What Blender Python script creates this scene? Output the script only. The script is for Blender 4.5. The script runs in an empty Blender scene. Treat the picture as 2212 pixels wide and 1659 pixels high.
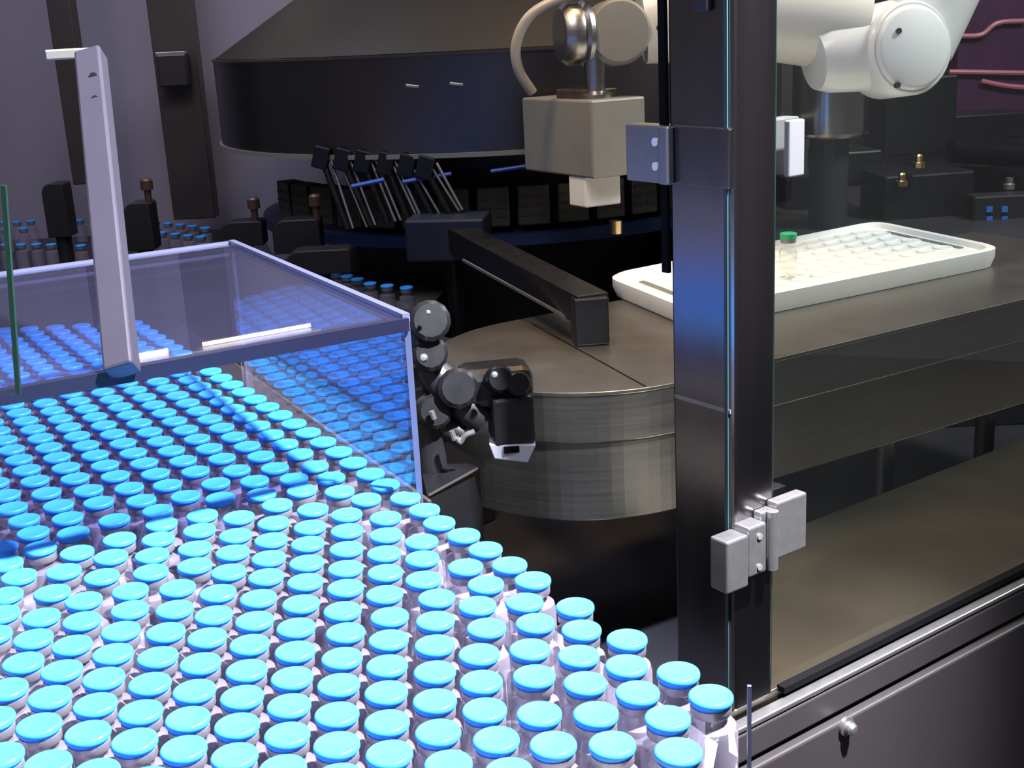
import bpy, bmesh, math, random
from mathutils import Vector, Matrix
random.seed(7)
SC = bpy.context.scene
COL = SC.collection
PI = math.pi

# ------------------------------------------------------------------ camera
F, PITCH, ROLL, CZ = 2697.0, math.radians(16.208), math.radians(-3.0088), 0.309
cp, sp, cr, sr = math.cos(PITCH), math.sin(PITCH), math.cos(ROLL), math.sin(ROLL)
CM = Matrix(((cr, -sr, 0), (sr, cr, 0), (0, 0, 1))) @ Matrix(((1, 0, 0), (0, -sp, -cp), (0, cp, -sp)))
cd = bpy.data.cameras.new('camera'); cam = bpy.data.objects.new('camera', cd); COL.objects.link(cam)
cam.location = (0, 0, CZ)
R3 = Matrix((CM[0], -CM[1], -CM[2])).transposed()
cam.rotation_euler = R3.to_euler()
cd.sensor_width = 36.0; cd.lens = F / 2212 * 36.0; cd.clip_start = 0.02; cd.clip_end = 60
SC.camera = cam

def ray(px, py):
    return CM.transposed() @ Vector(((px - 1106) / F, (py - 829.5) / F, 1))
def at(px, py, z):                      # point of the horizontal plane z seen at a pixel
    d = ray(px, py); t = (z - CZ) / d.z
    return Vector((d.x * t, d.y * t, z))
def atY(px, py, Y):                     # point of the upright plane y = Y seen at a pixel
    d = ray(px, py); t = Y / d.y
    return Vector((d.x * t, Y, CZ + d.z * t))

# ------------------------------------------------------------------ world, exposure, lights
w = bpy.data.worlds.new('world'); SC.world = w; w.use_nodes = True
w.node_tree.nodes['Background'].inputs[0].default_value = (0.75, 0.74, 0.82, 1)
w.node_tree.nodes['Background'].inputs[1].default_value = 0.10
SC.view_settings.view_transform = 'Standard'; SC.view_settings.look = 'None'
SC.view_settings.exposure = 0.0; SC.view_settings.gamma = 1.0
SC.view_settings.use_curve_mapping = False
SC.cycles.transparent_max_bounces = 40
SC.cycles.max_bounces = 8

def light(name, kind, loc, target, energy, color, size=0.1, sizey=None, spot=None, blend=0.3):
    l = bpy.data.lights.new(name, kind); o = bpy.data.objects.new(name, l); COL.objects.link(o)
    l.energy = energy; l.color = color
    if kind == 'AREA':
        l.shape = 'RECTANGLE'; l.size = size; l.size_y = sizey or size
    elif kind == 'SPOT':
        l.shadow_soft_size = size; l.spot_size = spot; l.spot_blend = blend
    else: l.shadow_soft_size = size
    o.location = loc
    o.rotation_euler = (Vector(target) - Vector(loc)).to_track_quat('-Z', 'Y').to_euler()
    return o
light('vial_spot', 'SPOT', (0.50, 0.42, 1.05), (-0.10, 0.56, 0.0), 520, (0.93, 0.95, 1.0), 0.03, spot=math.radians(62), blend=0.6)
light('hall_light', 'AREA', (-0.5, -0.3, 2.4), (0, 0.9, 0), 32, (0.86, 0.86, 1.0), 1.2)
light('cabinet_light', 'AREA', (0.25, 1.60, 1.15), (0.25, 1.35, 0), 6, (1.0, 0.64, 0.32), 0.30, 0.25)
light('warm_spot', 'SPOT', (-0.06, 1.25, 0.95), (0.13, 1.38, 0.05), 26, (1.0, 0.66, 0.30), 0.05, spot=math.radians(42), blend=0.7)
light('conveyor_fill', 'AREA', (-0.45, 1.70, 0.95), (-0.40, 1.75, -0.05), 3.0, (0.85, 0.9, 1.0), 0.2)  # added fill with no known source, brightens the distant conveyor vials
light('robot_light', 'AREA', (1.15, 1.45, 1.0), (0.60, 1.60, 0.05), 16, (0.95, 1.0, 0.97), 0.25)
light('back_light', 'AREA', (-1.2, 1.5, 1.5), (-0.8, 2.6, 0.3), 4, (0.80, 0.74, 1.0), 0.7)

# ------------------------------------------------------------------ materials
def mat(name, base, rough=0.5, metal=0.0, noise=None, bump=0.0, emit=None, spec=0.5, stretch=(1, 1, 1), coat=0.0):
    m = bpy.data.materials.new(name); m.use_nodes = True
    nt = m.node_tree; b = nt.nodes['Principled BSDF']
    b.inputs['Base Color'].default_value = (*base, 1); b.inputs['Roughness'].default_value = rough
    b.inputs['Metallic'].default_value = metal; b.inputs['Specular IOR Level'].default_value = spec
    b.inputs['Coat Weight'].default_value = coat
    tc = nt.nodes.new('ShaderNodeTexCoord'); mp = nt.nodes.new('ShaderNodeMapping')
    mp.inputs['Scale'].default_value = stretch
    nt.links.new(tc.outputs['Object'], mp.inputs[0])
    tx = nt.nodes.new('ShaderNodeTexNoise'); tx.inputs['Scale'].default_value = (noise or (40, .1))[0]
    tx.inputs['Detail'].default_value = 4
    nt.links.new(mp.outputs[0], tx.inputs['Vector'])
    amp = (noise or (40, .04))[1]
    r = nt.nodes.new('ShaderNodeMapRange'); r.inputs['To Min'].default_value = 1 - amp; r.inputs['To Max'].default_value = 1 + amp
    nt.links.new(tx.outputs['Fac'], r.inputs['Value'])
    mx = nt.nodes.new('ShaderNodeVectorMath'); mx.operation = 'SCALE'; mx.inputs[0].default_value = base
    nt.links.new(r.outputs[0], mx.inputs['Scale']); nt.links.new(mx.outputs[0], b.inputs['Base Color'])
    r2 = nt.nodes.new('ShaderNodeMapRange'); r2.inputs['To Min'].default_value = max(rough - amp * .4, .02); r2.inputs['To Max'].default_value = min(rough + amp * .4, 1)
    nt.links.new(tx.outputs['Fac'], r2.inputs['Value']); nt.links.new(r2.outputs[0], b.inputs['Roughness'])
    if bump:
        bp = nt.nodes.new('ShaderNodeBump'); bp.inputs['Strength'].default_value = bump; bp.inputs['Distance'].default_value = 0.001
        nt.links.new(tx.outputs['Fac'], bp.inputs['Height']); nt.links.new(bp.outputs[0], b.inputs['Normal'])
    if emit:
        b.inputs['Emission Color'].default_value = (*emit[0], 1); b.inputs['Emission Strength'].default_value = emit[1]
    return m
def glassy(name, tint, haze=0.0, hazecol=(.6, .6, .7), ior=1.5, rough=0.0, boost=1.0):
    m = bpy.data.materials.new(name); m.use_nodes = True
    nt = m.node_tree; nt.nodes.clear(); N = nt.nodes.new; L = nt.links.new
    out = N('ShaderNodeOutputMaterial'); tr = N('ShaderNodeBsdfTransparent'); tr.inputs[0].default_value = (*tint, 1)
    gl = N('ShaderNodeBsdfGlossy'); gl.inputs['Roughness'].default_value = rough; gl.inputs[0].default_value = (1, 1, 1, 1)
    df = N('ShaderNodeBsdfDiffuse'); df.inputs[0].default_value = (*hazecol, 1)
    fr = N('ShaderNodeFresnel'); gm = N('ShaderNodeNewGeometry'); io = N('ShaderNodeMapRange')
    io.inputs['To Min'].default_value = ior; io.inputs['To Max'].default_value = 1 / ior   # both faces reflect like the air side
    L(gm.outputs['Backfacing'], io.inputs['Value']); L(io.outputs[0], fr.inputs[0])
    ml = N('ShaderNodeMath'); ml.operation = 'MULTIPLY'; ml.inputs[1].default_value = boost; ml.use_clamp = True
    tc = N('ShaderNodeTexCoord'); ns = N('ShaderNodeTexNoise'); ns.inputs['Scale'].default_value = 18
    hz = N('ShaderNodeMapRange'); hz.inputs['To Min'].default_value = haze * .8; hz.inputs['To Max'].default_value = haze * 1.2
    a = N('ShaderNodeMixShader'); b = N('ShaderNodeMixShader')
    L(tc.outputs['Object'], ns.inputs['Vector']); L(ns.outputs['Fac'], hz.inputs['Value']); L(hz.outputs[0], a.inputs[0])
    L(tr.outputs[0], a.inputs[1]); L(df.outputs[0], a.inputs[2])
    L(fr.outputs[0], ml.inputs[0]); L(ml.outputs[0], b.inputs[0]); L(a.outputs[0], b.inputs[1]); L(gl.outputs[0], b.inputs[2])
    L(b.outputs[0], out.inputs[0])
    return m
M = dict(
    cap=mat('blue_plastic', (.048, .35, .96), .36, noise=(300, .05), spec=.25),
    capg=mat('green_plastic', (.01, .42, .16), .4),
    alu=mat('crimp_aluminium', (.32, .30, .35), .4, .6, noise=(200, .1)),
    vial=glassy('vial_glass', (.93, .93, .96), .30, (.36, .32, .42), 1.45, .05, .9),
    vialclear=glassy('clear_vial_glass', (.95, .97, .96), .10, (.8, .82, .8), 1.5, .03, 1.3),
    table=mat('turntable_plate', (.30, .27, .32), .45, .15, noise=(90, .25), bump=.3),
    steel=mat('brushed_steel', (.36, .35, .34), .34, 1.0, noise=(30, .12), stretch=(.3, .3, 12)),
    steelflat=mat('brushed_steel_plate', (.34, .32, .295), .36, 1.0, noise=(14, .14), bump=.15),
    post=mat('polished_steel_post', (.24, .22, .23), .24, 1.0, noise=(6, .12), stretch=(8, 8, .4)),
    hood=mat('dark_steel', (.11, .10, .11), .34, 1.0, noise=(5, .2), stretch=(1, 1, .3)),
    darkpan=mat('dark_pan', (.030, .031, .042), .42, .2, noise=(12, .2)),
    black=mat('black_plastic', (.012, .012, .015), .42, noise=(60, .2)),
    blackm=mat('black_metal', (.014, .014, .017), .35, .5, noise=(60, .2)),
    bluedark=mat('dark_blue_plastic', (.008, .022, .085), .5, noise=(30, .2)),
    white=mat('white_enamel', (.78, .80, .80), .30, noise=(15, .02), coat=.3),
    robot=mat('robot_paint', (.74, .72, .66), .34, noise=(12, .03), coat=.3),
    grey=mat('grey_anodised', (.25, .245, .225), .42, .3, noise=(60, .06)),
    zinc=mat('zinc_hinge', (.38, .365, .375), .36, .85, noise=(120, .12), bump=.1),
    satin=mat('satin_aluminium', (.038, .034, .052), .45, .2, noise=(8, .08), stretch=(6, 6, .5)),
    acrylic=glassy('smoky_acrylic', (.64, .64, .82), .03, (.30, .30, .52), 1.5, .012, 1.0),
    acrylw=glassy('clear_acrylic', (.98, .98, .99), .008, (.5, .5, .62), 1.5, .012, 1.0),
    edge=mat('acrylic_edge', (.09, .095, .16), .3, noise=(20, .1)),
    glass=glassy('door_glass', (.975, .99, .98), .002, (.5, .55, .55), 1.5, 0, 1.0),
    gedge=mat('green_glass_edge', (.003, .022, .014), .4),
    seal=mat('black_seal', (.003, .003, .004), .8, spec=.1),
    wall=mat('lavender_panel', (.235, .215, .285), .35, .0, noise=(3, .10)),
    brown=mat('brown_post', (.055, .045, .045), .4, .4, noise=(10, .2)),
    front=mat('machine_front_panel', (.040, .033, .037), .5, .0, noise=(10, .12)),
    purple=mat('purple_panel', (.045, .012, .045), .35, noise=(8, .3)),
    pink=mat('pink_cable', (.35, .10, .14), .4),
    brass=mat('brass', (.75, .55, .28), .25, 1.0),
    led=mat('blue_led', (.02, .08, .3), .4, emit=((.05, .25, 1.0), .15)),
    tube=mat('lamp_tube', (.9, .9, .85), .4, emit=((1.0, .85, .6), 6)),
    lampbody=mat('lamp_body', (.5, .5, .5), .5),
    floor=mat('hall_floor_paint', (.05, .05, .06), .5, noise=(4, .2)),
    cable=mat('grey_cable', (.30, .28, .24), .4),
    copper=mat('copper_fitting', (.09, .05, .036), .45, .3),
    bwhite=mat('tray_plastic', (.86, .89, .87), .35, noise=(30, .02)),
)

# ------------------------------------------------------------------ mesh helpers
def new_bm(): return bmesh.new()
def obj(name, bm, m, parent=None, smooth=False, bevel=0.0, seg=2):
    me = bpy.data.meshes.new(name); bmesh.ops.recalc_face_normals(bm, faces=bm.faces); bm.to_mesh(me); bm.free()
    ms = m if isinstance(m, (list, tuple)) else [m]
    for k in ms: me.materials.append(k)
    o = bpy.data.objects.new(name, me); COL.objects.link(o)
    if smooth:
        for p in me.polygons: p.use_smooth = True
        try: me.set_sharp_from_angle(angle=math.radians(38))
        except Exception: pass
    if bevel:
        b = o.modifiers.new('bevel', 'BEVEL'); b.width = bevel; b.segments = seg; b.limit_method = 'ANGLE'; b.angle_limit = math.radians(35)
    if parent: o.parent = parent; o.matrix_parent_inverse = Matrix.Translation(parent.location).inverted() if parent.parent is None else Matrix.Identity(4)
    return o
def tag(o, label, cat, group=None, kind=None):
    o['label'] = label; o['category'] = cat
    if group: o['group'] = group
    if kind: o['kind'] = kind
    return o
def thing(name, loc, label, cat, group=None):
    o = bpy.data.objects.new(name, None); COL.objects.link(o); o.location = loc; o.empty_display_size = .02
    return tag(o, label, cat, group)
def struct(name, bm, m, label, **k):
    o = obj(name, bm, m, **k); o['kind'] = 'structure'; o['label'] = label; o['category'] = name.split('_')[0]; return o
def prism(bm, pts, z0, z1, mi=0):       # pts: xy outline
    n = len(pts)
    lo = [bm.verts.new((p[0], p[1], z0)) for p in pts]; hi = [bm.verts.new((p[0], p[1], z1)) for p in pts]
    fs = [bm.faces.new(lo[::-1]), bm.faces.new(hi)]
    for i in range(n): fs.append(bm.faces.new((lo[i], lo[(i + 1) % n], hi[(i + 1) % n], hi[i])))
    for f in fs: f.material_index = mi
    return bm
def box(bm, c, size, ax=(1, 0, 0), up=(0, 0, 1), mi=0):     # centre, full sizes along ax, up x ax, up
    ax = Vector(ax).normalized(); up = Vector(up).normalized(); ay = up.cross(ax).normalized(); up = ax.cross(ay).normalized()
    c = Vector(c); h = [s / 2 for s in size]; v = []
    for i in (-1, 1):
        for j in (-1, 1):
            for k in (-1, 1): v.append(bm.verts.new(c + ax * h[0] * i + ay * h[1] * j + up * h[2] * k))
    for q in ((0, 1, 3, 2), (4, 6, 7, 5), (0, 4, 5, 1), (2, 3, 7, 6), (0, 2, 6, 4), (1, 5, 7, 3)):
        bm.faces.new([v[i] for i in q]).material_index = mi
    return bm
def lathe(bm, prof, n=24, c=(0, 0, 0), axis=(0, 0, 1), close=True):
    axis = Vector(axis).normalized(); q = Vector((0, 0, 1)).rotation_difference(axis); c = Vector(c); rings = []
    for r, z in prof:
        if r < 1e-6: rings.append([bm.verts.new(c + q @ Vector((0, 0, z)))])
        else: rings.append([bm.verts.new(c + q @ Vector((r * math.cos(2 * PI * i / n), r * math.sin(2 * PI * i / n), z))) for i in range(n)])
    for a, b in zip(rings, rings[1:]):
        for i in range(n):
            j = (i + 1) % n
            if len(a) == 1 and len(b) == 1: continue
            if len(a) == 1: bm.faces.new((a[0], b[i], b[j]))
            elif len(b) == 1: bm.faces.new((a[i], a[j], b[0]))
            else: bm.faces.new((a[i], a[j], b[j], b[i]))
    return bm
def cyl(bm, a, b, r, n=20, r2=None):
    a = Vector(a); b = Vector(b); L = (b - a).length
    return lathe(bm, [(0, 0), (r, 0), (r2 if r2 is not None else r, L), (0, L)], n, a, b - a)
def tube(bm, pts, r, n=10):
    pts = [Vector(p) for p in pts]; rings = []; prev = None
    for i, p in enumerate(pts):
        t = (pts[min(i + 1, len(pts) - 1)] - pts[max(i - 1, 0)]).normalized()
        u = t.cross(Vector((0, 0, 1)) if abs(t.z) < .9 else Vector((1, 0, 0))).normalized() if prev is None else (prev - t * prev.dot(t)).normalized()
        prev = u; v = t.cross(u); rr = r[i] if isinstance(r, (list, tuple)) else r
        rings.append([bm.verts.new(p + (u * math.cos(2 * PI * k / n) + v * math.sin(2 * PI * k / n)) * rr) for k in range(n)])
    for a, b in zip(rings, rings[1:]):
        for k in range(n): bm.faces.new((a[k], a[(k + 1) % n], b[(k + 1) % n], b[k]))
    bm.faces.new(rings[0]); bm.faces.new(rings[-1][::-1])
    return bm
def smoothpts(P, n=8):
    P = [Vector(p) for p in P]; out = []
    Q = [P[0] * 2 - P[1]] + P + [P[-1] * 2 - P[-2]]
    for i in range(1, len(Q) - 2):
        for k in range(n):
            t = k / n; a, b, c, d = Q[i - 1:i + 3]
            out.append(.5 * ((2 * b) + (c - a) * t + (2 * a - 5 * b + 4 * c - d) * t * t + (3 * b - a - 3 * c + d) * t ** 3))
    return out + [P[-1]]

# ------------------------------------------------------------------ hall: floor and back wall (mostly hidden)
struct('floor', prism(new_bm(), [(-4, -2), (4, -2), (4, 5), (-4, 5)], -1.0, -.95), M['floor'], 'dark hall floor under the machine')
bm = new_bm(); box(bm, (0, 2.95, .3), (7, .05, 2.5)); struct('wall_back', bm, M['brown'], 'dark wall behind the machine')

RD = Vector((.814, .58, 0)).normalized(); RL = Vector((-.58, .814, 0)).normalized()      # along the cabinet front / into the machine
TD = Vector((.857, .515, 0)).normalized(); TN = Vector((-.515, .857, 0)).normalized()    # along the tray table
ZB = -.16

# ------------------------------------------------------------------ vials
CAPZ = .045
def vial_parts(root, capm, bodym):
    b = lathe(new_bm(), [(0, 0), (.0095, 0), (.0108, .0012), (.0110, .003), (.0110, .0290), (.0102, .0318), (.0068, .0336), (.0064, .0372), (0, .0372)], 20)
    body = obj('bottle', b, bodym, root, smooth=True)
    s = lathe(new_bm(), [(0, .0370), (.0080, .0370), (.0084, .0376), (.0084, .0410), (0, .0410)], 20)
    seal = obj('crimp_seal', s, M['alu'], root, smooth=True)
    c = lathe(new_bm(), [(0, .0408), (.0080, .0408), (.0081, .0422), (.0089, .0424), (.0091, .0428), (.0091, .0440), (.0088, .0447), (.0083, .0450), (.0076, .0448), (0, .0449)], 28)
    cap = obj('cap', c, capm, root, smooth=True)
    return [body, seal, cap]

dom2 = ((-.0254087695, -.000442292351), (.0132106741, -.0221430163), (-.247958584, .995867644))
spots = []                               # (x, y) of each vial on the turntable
def add_px(L, ox=0, oy=0, s=1.0):
    for x, y in L:
        p = at(ox + x * s, oy + y * s, CAPZ); spots.append((p.x, p.y))
# loose and front rows, read at the height of the cap tops
add_px([(762, 996), (799, 1020), (831, 1044), (875, 1072), (916, 1098), (948, 1126), (1001, 1153), (1048, 1183), (1100, 1217), (1150, 1249),
        (790, 1075), (832, 1115), (910, 1166), (1006, 1221), (1049, 1259), (1132, 1297), (833, 1152), (911, 1203), (830, 1192), (914, 1248),
        (831, 1233), (943, 1288), (1031, 1304), (830, 1280), (841, 1328), (940, 1337), (1053, 1352), (1158, 1343), (839, 1378), (941, 1390),
        (1037, 1408), (1146, 1400), (838, 1434), (940, 1448), (1040, 1466), (1152, 1458), (836, 1492), (940, 1510), (1044, 1530), (1160, 1537),
        (836, 1557), (940, 1578), (1073, 1592), (838, 1624), (1194, 1604), (968, 1646), (1098, 1662),
        (1242, 1307), (1256, 1357), (1249, 1413), (1349, 1376), (1353, 1434), (1257, 1470), (1281, 1538), (1377, 1492), (1461, 1451), (1531, 1497),
        (1442, 1547), (1320, 1604), (1465, 1619)])
add_px([(598, 1087), (590, 1126), (585, 1163), (580, 1202), (573, 1242), (675, 1097), (669, 1135), (664, 1171), (662, 1212), (659, 1253),
        (748, 1108), (749, 1143), (748, 1182), (747, 1224), (746, 1266), (515, 1114), (508, 1153), (498, 1191), (489, 1231),
        (436, 1110), (430, 1142), (419, 1181), (408, 1221), (564, 1064), (651, 1056), (733, 1058), (475, 1073), (400, 1069), (549, 1036),
        (634, 1031), (714, 1029), (679, 1004), (465, 1041), (593, 1008), (510, 1013)])
add_px([(125, 1232), (219, 1242), (300, 1255), (242, 1199), (324, 1211), (166, 1190), (257, 1161), (338, 1168), (78, 1183), (157, 1148),
        (145, 1116), (246, 1120), (347, 1130), (340, 1101), (69, 1148), (51, 1120), (25, 1094), (24, 1223), (27, 1261), (5, 1179),
        (125, 1089), (212, 1082), (304, 1078), (190, 1056), (99, 1062), (11, 1067), (278, 1051)])
s = 800 / 1872
add_px([(1730, 855), (1745, 965), (1735, 1095), (1720, 1230), (1705, 1380), (1690, 1540), (1545, 712)][:6], 0, 950, s)
add_px([(1520, 820), (1495, 940), (1490, 1060), (1485, 1195), (1460, 1335), (1440, 1490)], 0, 950, s)
add_px([(1305, 792), (1285, 905), (1260, 1025), (1245, 1155), (1220, 1295), (1195, 1440), (1160, 1600)], 0, 950, s)
add_px([(1100, 765), (1070, 875), (1045, 990), (1010, 1120), (980, 1260), (945, 1405), (910, 1565)], 0, 950, s)
add_px([(895, 740), (865, 848), (825, 962), (795, 1088), (755, 1222), (710, 1365), (665, 1525)], 0, 950, s)
add_px([(705, 710), (660, 820), (620, 935), (575, 1055), (525, 1185), (480, 1330), (425, 1480)], 0, 950, s)
add_px([(465, 795), (415, 905), (370, 1025), (305, 1155), (250, 1290), (185, 1440)], 0, 950, s)
add_px([(265, 765), (210, 875), (160, 995), (95, 1115), (30, 1250), (-40, 1400)], 0, 950, s)
add_px([(60, 735), (30, 838), (-30, 970), (-90, 1110)], 0, 950, s)
add_px([(20, 1590), (240, 1620), (490, 1655), (1430, 1650), (1720, 1680), (-30, 1730), (760, 1690), (1040, 1720)], 0, 950, s)
front_n = len(spots)
# regular hexagonal field behind them, under the lid
lid_far = []
for i in range(0, 15):
    for j in range(-9, 15):
        x = dom2[0][0] * i + dom2[1][0] * j + dom2[2][0]; y = dom2[0][1] * i + dom2[1][1] * j + dom2[2][1]
        c = CM @ Vector((x, y, CAPZ - CZ)); px = 1106 + F * c.x / c.z; py = 829.5 + F * c.y / c.z
        if px < -45: continue
        if i == 0 and j > 10: continue
        if any((x - a) ** 2 + (y - b) ** 2 < .0195 ** 2 for a, b in spots[:front_n]): continue
        if py > 1060: continue
        spots.append((x, y))
P = [list(p) for p in spots]
for _ in range(30):                      # no two vials may overlap
    for i in range(len(P)):
        for j in range(i + 1, len(P)):
            dx, dy = P[j][0] - P[i][0], P[j][1] - P[i][1]; d = math.hypot(dx, dy)
            if 1e-6 < d < .0224:
                k = (.0224 - d) / 2 / d; P[i][0] -= dx * k; P[i][1] -= dy * k; P[j][0] += dx * k; P[j][1] += dy * k
P.sort(key=lambda p: p[1])
proto = None
G = {'front': ('blue-capped glass vial in the brightly lit, tightly packed front field', 'brightly lit packed vials'),
     'right': ('blue-capped glass vial in the loosely spaced right part of the pack', 'loosely spaced vials at the right'),
     'mid': ('blue-capped glass vial in the shaded middle field in front of the clear lid', 'shaded vials in front of the lid'),
     'edge': ('blue-capped glass vial in the brightly lit straight row along the clear side wall', 'row of vials along the side wall'),
     'lid': ('blue-capped glass vial seen dimly through the clear lid', 'vials under the clear lid')}
special = {(1531, 1497): 'blue-capped glass vial at the far right tip of the pack, before the steel post',
           (1461, 1451): 'blue-capped glass vial second from the right tip, standing clear behind its neighbours',
           (1349, 1376): 'outermost blue-capped vial third along the free edge from the steel post',
           (1242, 1307): 'outermost blue-capped vial on the free edge directly below the steel drum\'s dark recess',
           (1465, 1619): 'blue-capped vial nearest the bare white corner of the turntable',
           (1442, 1547): 'blue-capped vial just left of and in front of the rightmost vial',
           (1320, 1604): 'blue-capped vial with a bright glint on its cap near the bottom edge of the photo',
           (1150, 1249): 'outermost blue-capped vial on the free edge, last before the first wide gap',
           (875, 1072): 'blue-capped vial right at the foot of the clear side wall\'s front corner'}
farverts = []
for n, (x, y) in enumerate(P):
    c = CM @ Vector((x, y, CAPZ - CZ)); px = 1106 + F * c.x / c.z; py = 829.5 + F * c.y / c.z
    if n >= 300: farverts.append((x, y)); continue
    lab = grp = None
    for (sx, sy), t in special.items():
        if abs(px - sx) < 9 and abs(py - sy) < 9: lab = t
    lidline = 845 - (845 - 688) * px / 878
    if lab is None:
        if py < lidline: k = 'lid'
        elif py < 985 and px > 430 + (py - 801) * 1.60 - 12: k = 'edge'
        elif py < 1290 - .36 * px if px < 650 else py < 1056: k = 'mid'
        elif px > 880: k = 'right'
        else: k = 'front'
        lab, grp = G[k]
    if proto is None:
        proto = thing('vial', (0, 0, 0), lab, 'vial', grp); parts = vial_parts(proto, M['cap'], M['vial']); r = proto
    else:
        r = proto.copy(); COL.objects.link(r); r['label'] = lab
        if 'group' in r: del r['group']
        if grp: r['group'] = grp
        for q in parts: qq = q.copy(); COL.objects.link(qq); qq.parent = r
    r.location = (x, y, 0); r.rotation_euler = (0, 0, random.uniform(0, 6))
if farverts:
    bm = new_bm()
    for x, y in farverts:
        lathe(bm, [(0, 0), (.0108, .001), (.0110, .0285), (.0074, .0335), (.0072, .0372)], 12, (x, y, 0))
        k = len(bm.faces)
        lathe(bm, [(.0080, .0408), (.0091, .0424), (.0091, .0440), (.0083, .0450), (0, .0448)], 14, (x, y, 0))
        bm.faces.ensure_lookup_table()
        for f in bm.faces[k:]: f.material_index = 1
    o = obj('packed_vials', bm, [M['vial'], M['cap']], smooth=True)
    tag(o, 'rest of the blue-capped vials packed far under the clear lid', 'vials', kind='stuff')

# ------------------------------------------------------------------ turntable plate and its guards
A = at(500, 520, .152); A.z = 0; B = at(878, 688, .150); B.z = 0; wd = (A - B).normalized(); wn = Vector((wd.y, -wd.x, 0))
tip = at(1531, 1497, CAPZ)
edge = [at(x, y, CAPZ) for x, y in ((1001, 1153), (1100, 1217), (1242, 1307), (1349, 1376), (1461, 1451), (1500, 1475))]
out = [A + wd * .35 + wn * .010, B + wn * .010] + [e + Vector((.020, .016, 0)) for e in edge] + [at(1577, 1560, 0), at(1580, 1650, 0), at(1500, 1900, 0), Vector((-.9, .22, 0)), Vector((-1.0, 1.4, 0))]
tt = thing('turntable', (-.2, .6, -.02), 'pale metal plate carrying the packed blue-capped vials', 'table')
bm = new_bm(); prism(bm, [(p.x, p.y) for p in out], -.008, 0); obj('plate', bm, M['table'], tt, bevel=.001)
bm = new_bm(); q = [(p.x, p.y) for p in (out[0] - wn * .006, out[1] - wn * .006, *out[2:8])]
prism(bm, [(p.x - .012, p.y - .012) for p in out[:9]] + [(out[9].x - .012, .30), (out[9].x - .03, .25), (-.85, .25), (-.95, 1.35)], -.10, -.008); obj('skirt', bm, M['grey'], tt)
bm = new_bm(); box(bm, (A + B) / 2 + wd * .17 + wn * .006 + Vector((0, 0, .019)), ((A - B).length + .34, .003, .038), wd); obj('dark_gap_strip', bm, M['brown'], tt, bevel=.0008)  # brown strip put in for the dark gap between vial row and wall
# acrylic enclosure
N0 = at(878, 688, .150); Fr = Vector((A.x, A.y, .150)); u = (at(0, 845, .150) - N0).normalized(); v = (Fr - N0).normalized()
T = .004
enc = thing('acrylic_enclosure', (B.x, B.y, 0), 'clear smoky acrylic hood with flat lid over the rear vials', 'enclosure')
LW, LD = .62, (Fr - N0).length
L0 = N0; L1 = N0 + u * LW; L2 = Fr + u * LW; L3 = Fr
def plate(c4, th, up=Vector((0, 0, 1))):
    bm = new_bm(); a = [bm.verts.new(p) for p in c4]; b = [bm.verts.new(p - up * th) for p in c4]
    bm.faces.new(a); bm.faces.new(b[::-1])
    for i in range(4): bm.faces.new((a[i], b[i], b[(i + 1) % 4], a[(i + 1) % 4]))
    return bm
obj('lid', plate([L0, L1, L2, L3], T), M['acrylic'], enc)
Bt = Vector((N0.x, N0.y, 0)); Ft = Vector((Fr.x, Fr.y, 0)); zt = Vector((0, 0, .1455))
obj('side_wall', plate([Bt, Ft, Ft + zt, Bt + zt], T, u * -1), M['acrylw'], enc)
def rod(name, a, b, wdt, m, par, **k):
    d = (b - a); bm = new_bm(); upv = Vector((0, 0, 1)) if abs(d.normalized().z) < .9 else Vector((0, 1, 0))
    box(bm, (a + b) / 2, (d.length, wdt, wdt), d, upv); return obj(name, bm, m, par, **k)
e_ = Vector((0, 0, .0005))
for a, b, wdt in ((L3, L3 + u * LW, .003), (L0, L3, .0045), (Bt + Vector((0, 0, .001)), N0, .0032), (Ft, Ft + Vector((0, 0, .147)), .002)):
    rod('glued_edge', a + e_, b + e_, wdt, M['edge'], enc)
bm = new_bm(); box(bm, (L0 + L1) / 2 + Vector((0, 0, -.003)), (LW, .006, .0075), u); obj('front_edge_strip', bm, mat('dark_edge_strip', (.008, .008, .022), .35), enc)
# lavender bar standing on the lid
pb = at(264, 803, .1507); pt = atY(196, 118, pb.y * 1.25)
bar = thing('support_bar', pb, 'tall pale lavender metal bar rising from the clear lid, left of the photo', 'bar')
bm = new_bm(); box(bm, (pb + pt) / 2, ((pt - pb).length, .0155, .0125), pt - pb, (0, -1, .2)); obj('bar', bm, M['satin'], bar, bevel=.0015)
hd = (pt - pb).normalized()
for (x, y) in ((203, 165), (207, 215)):
    p = atY(x, y, pb.y + (pt.y - pb.y) * (803 - y) / 685 - .0095); bm = new_bm(); cyl(bm, p + Vector((0, .0004, 0)), p + Vector((0, -.0012, 0)), .0024, 14); obj('screw', bm, M['black'], bar, smooth=True)
p = atY(158, 116, pt.y + .01); bm = new_bm(); box(bm, p, (.026, .022, .006)); obj('top_bracket', bm, M['grey'], bar, bevel=.001)
# glass pane at the left of the frame
a = at(40, 850, .1507); b = atY(8, 400, a.y)
pn = thing('glass_screen', a, 'thin upright glass pane with green edge at the far left', 'glass')
gw = Vector((-.9, .43, 0)).normalized() * .25
bm = plate([a, a + gw, b + gw, b], .003, Vector((.43, .9, 0)).normalized()); obj('pane', bm, M['glass'], pn)
rod('pane_edge', a, b, .0022, M['gedge'], pn)

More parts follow.
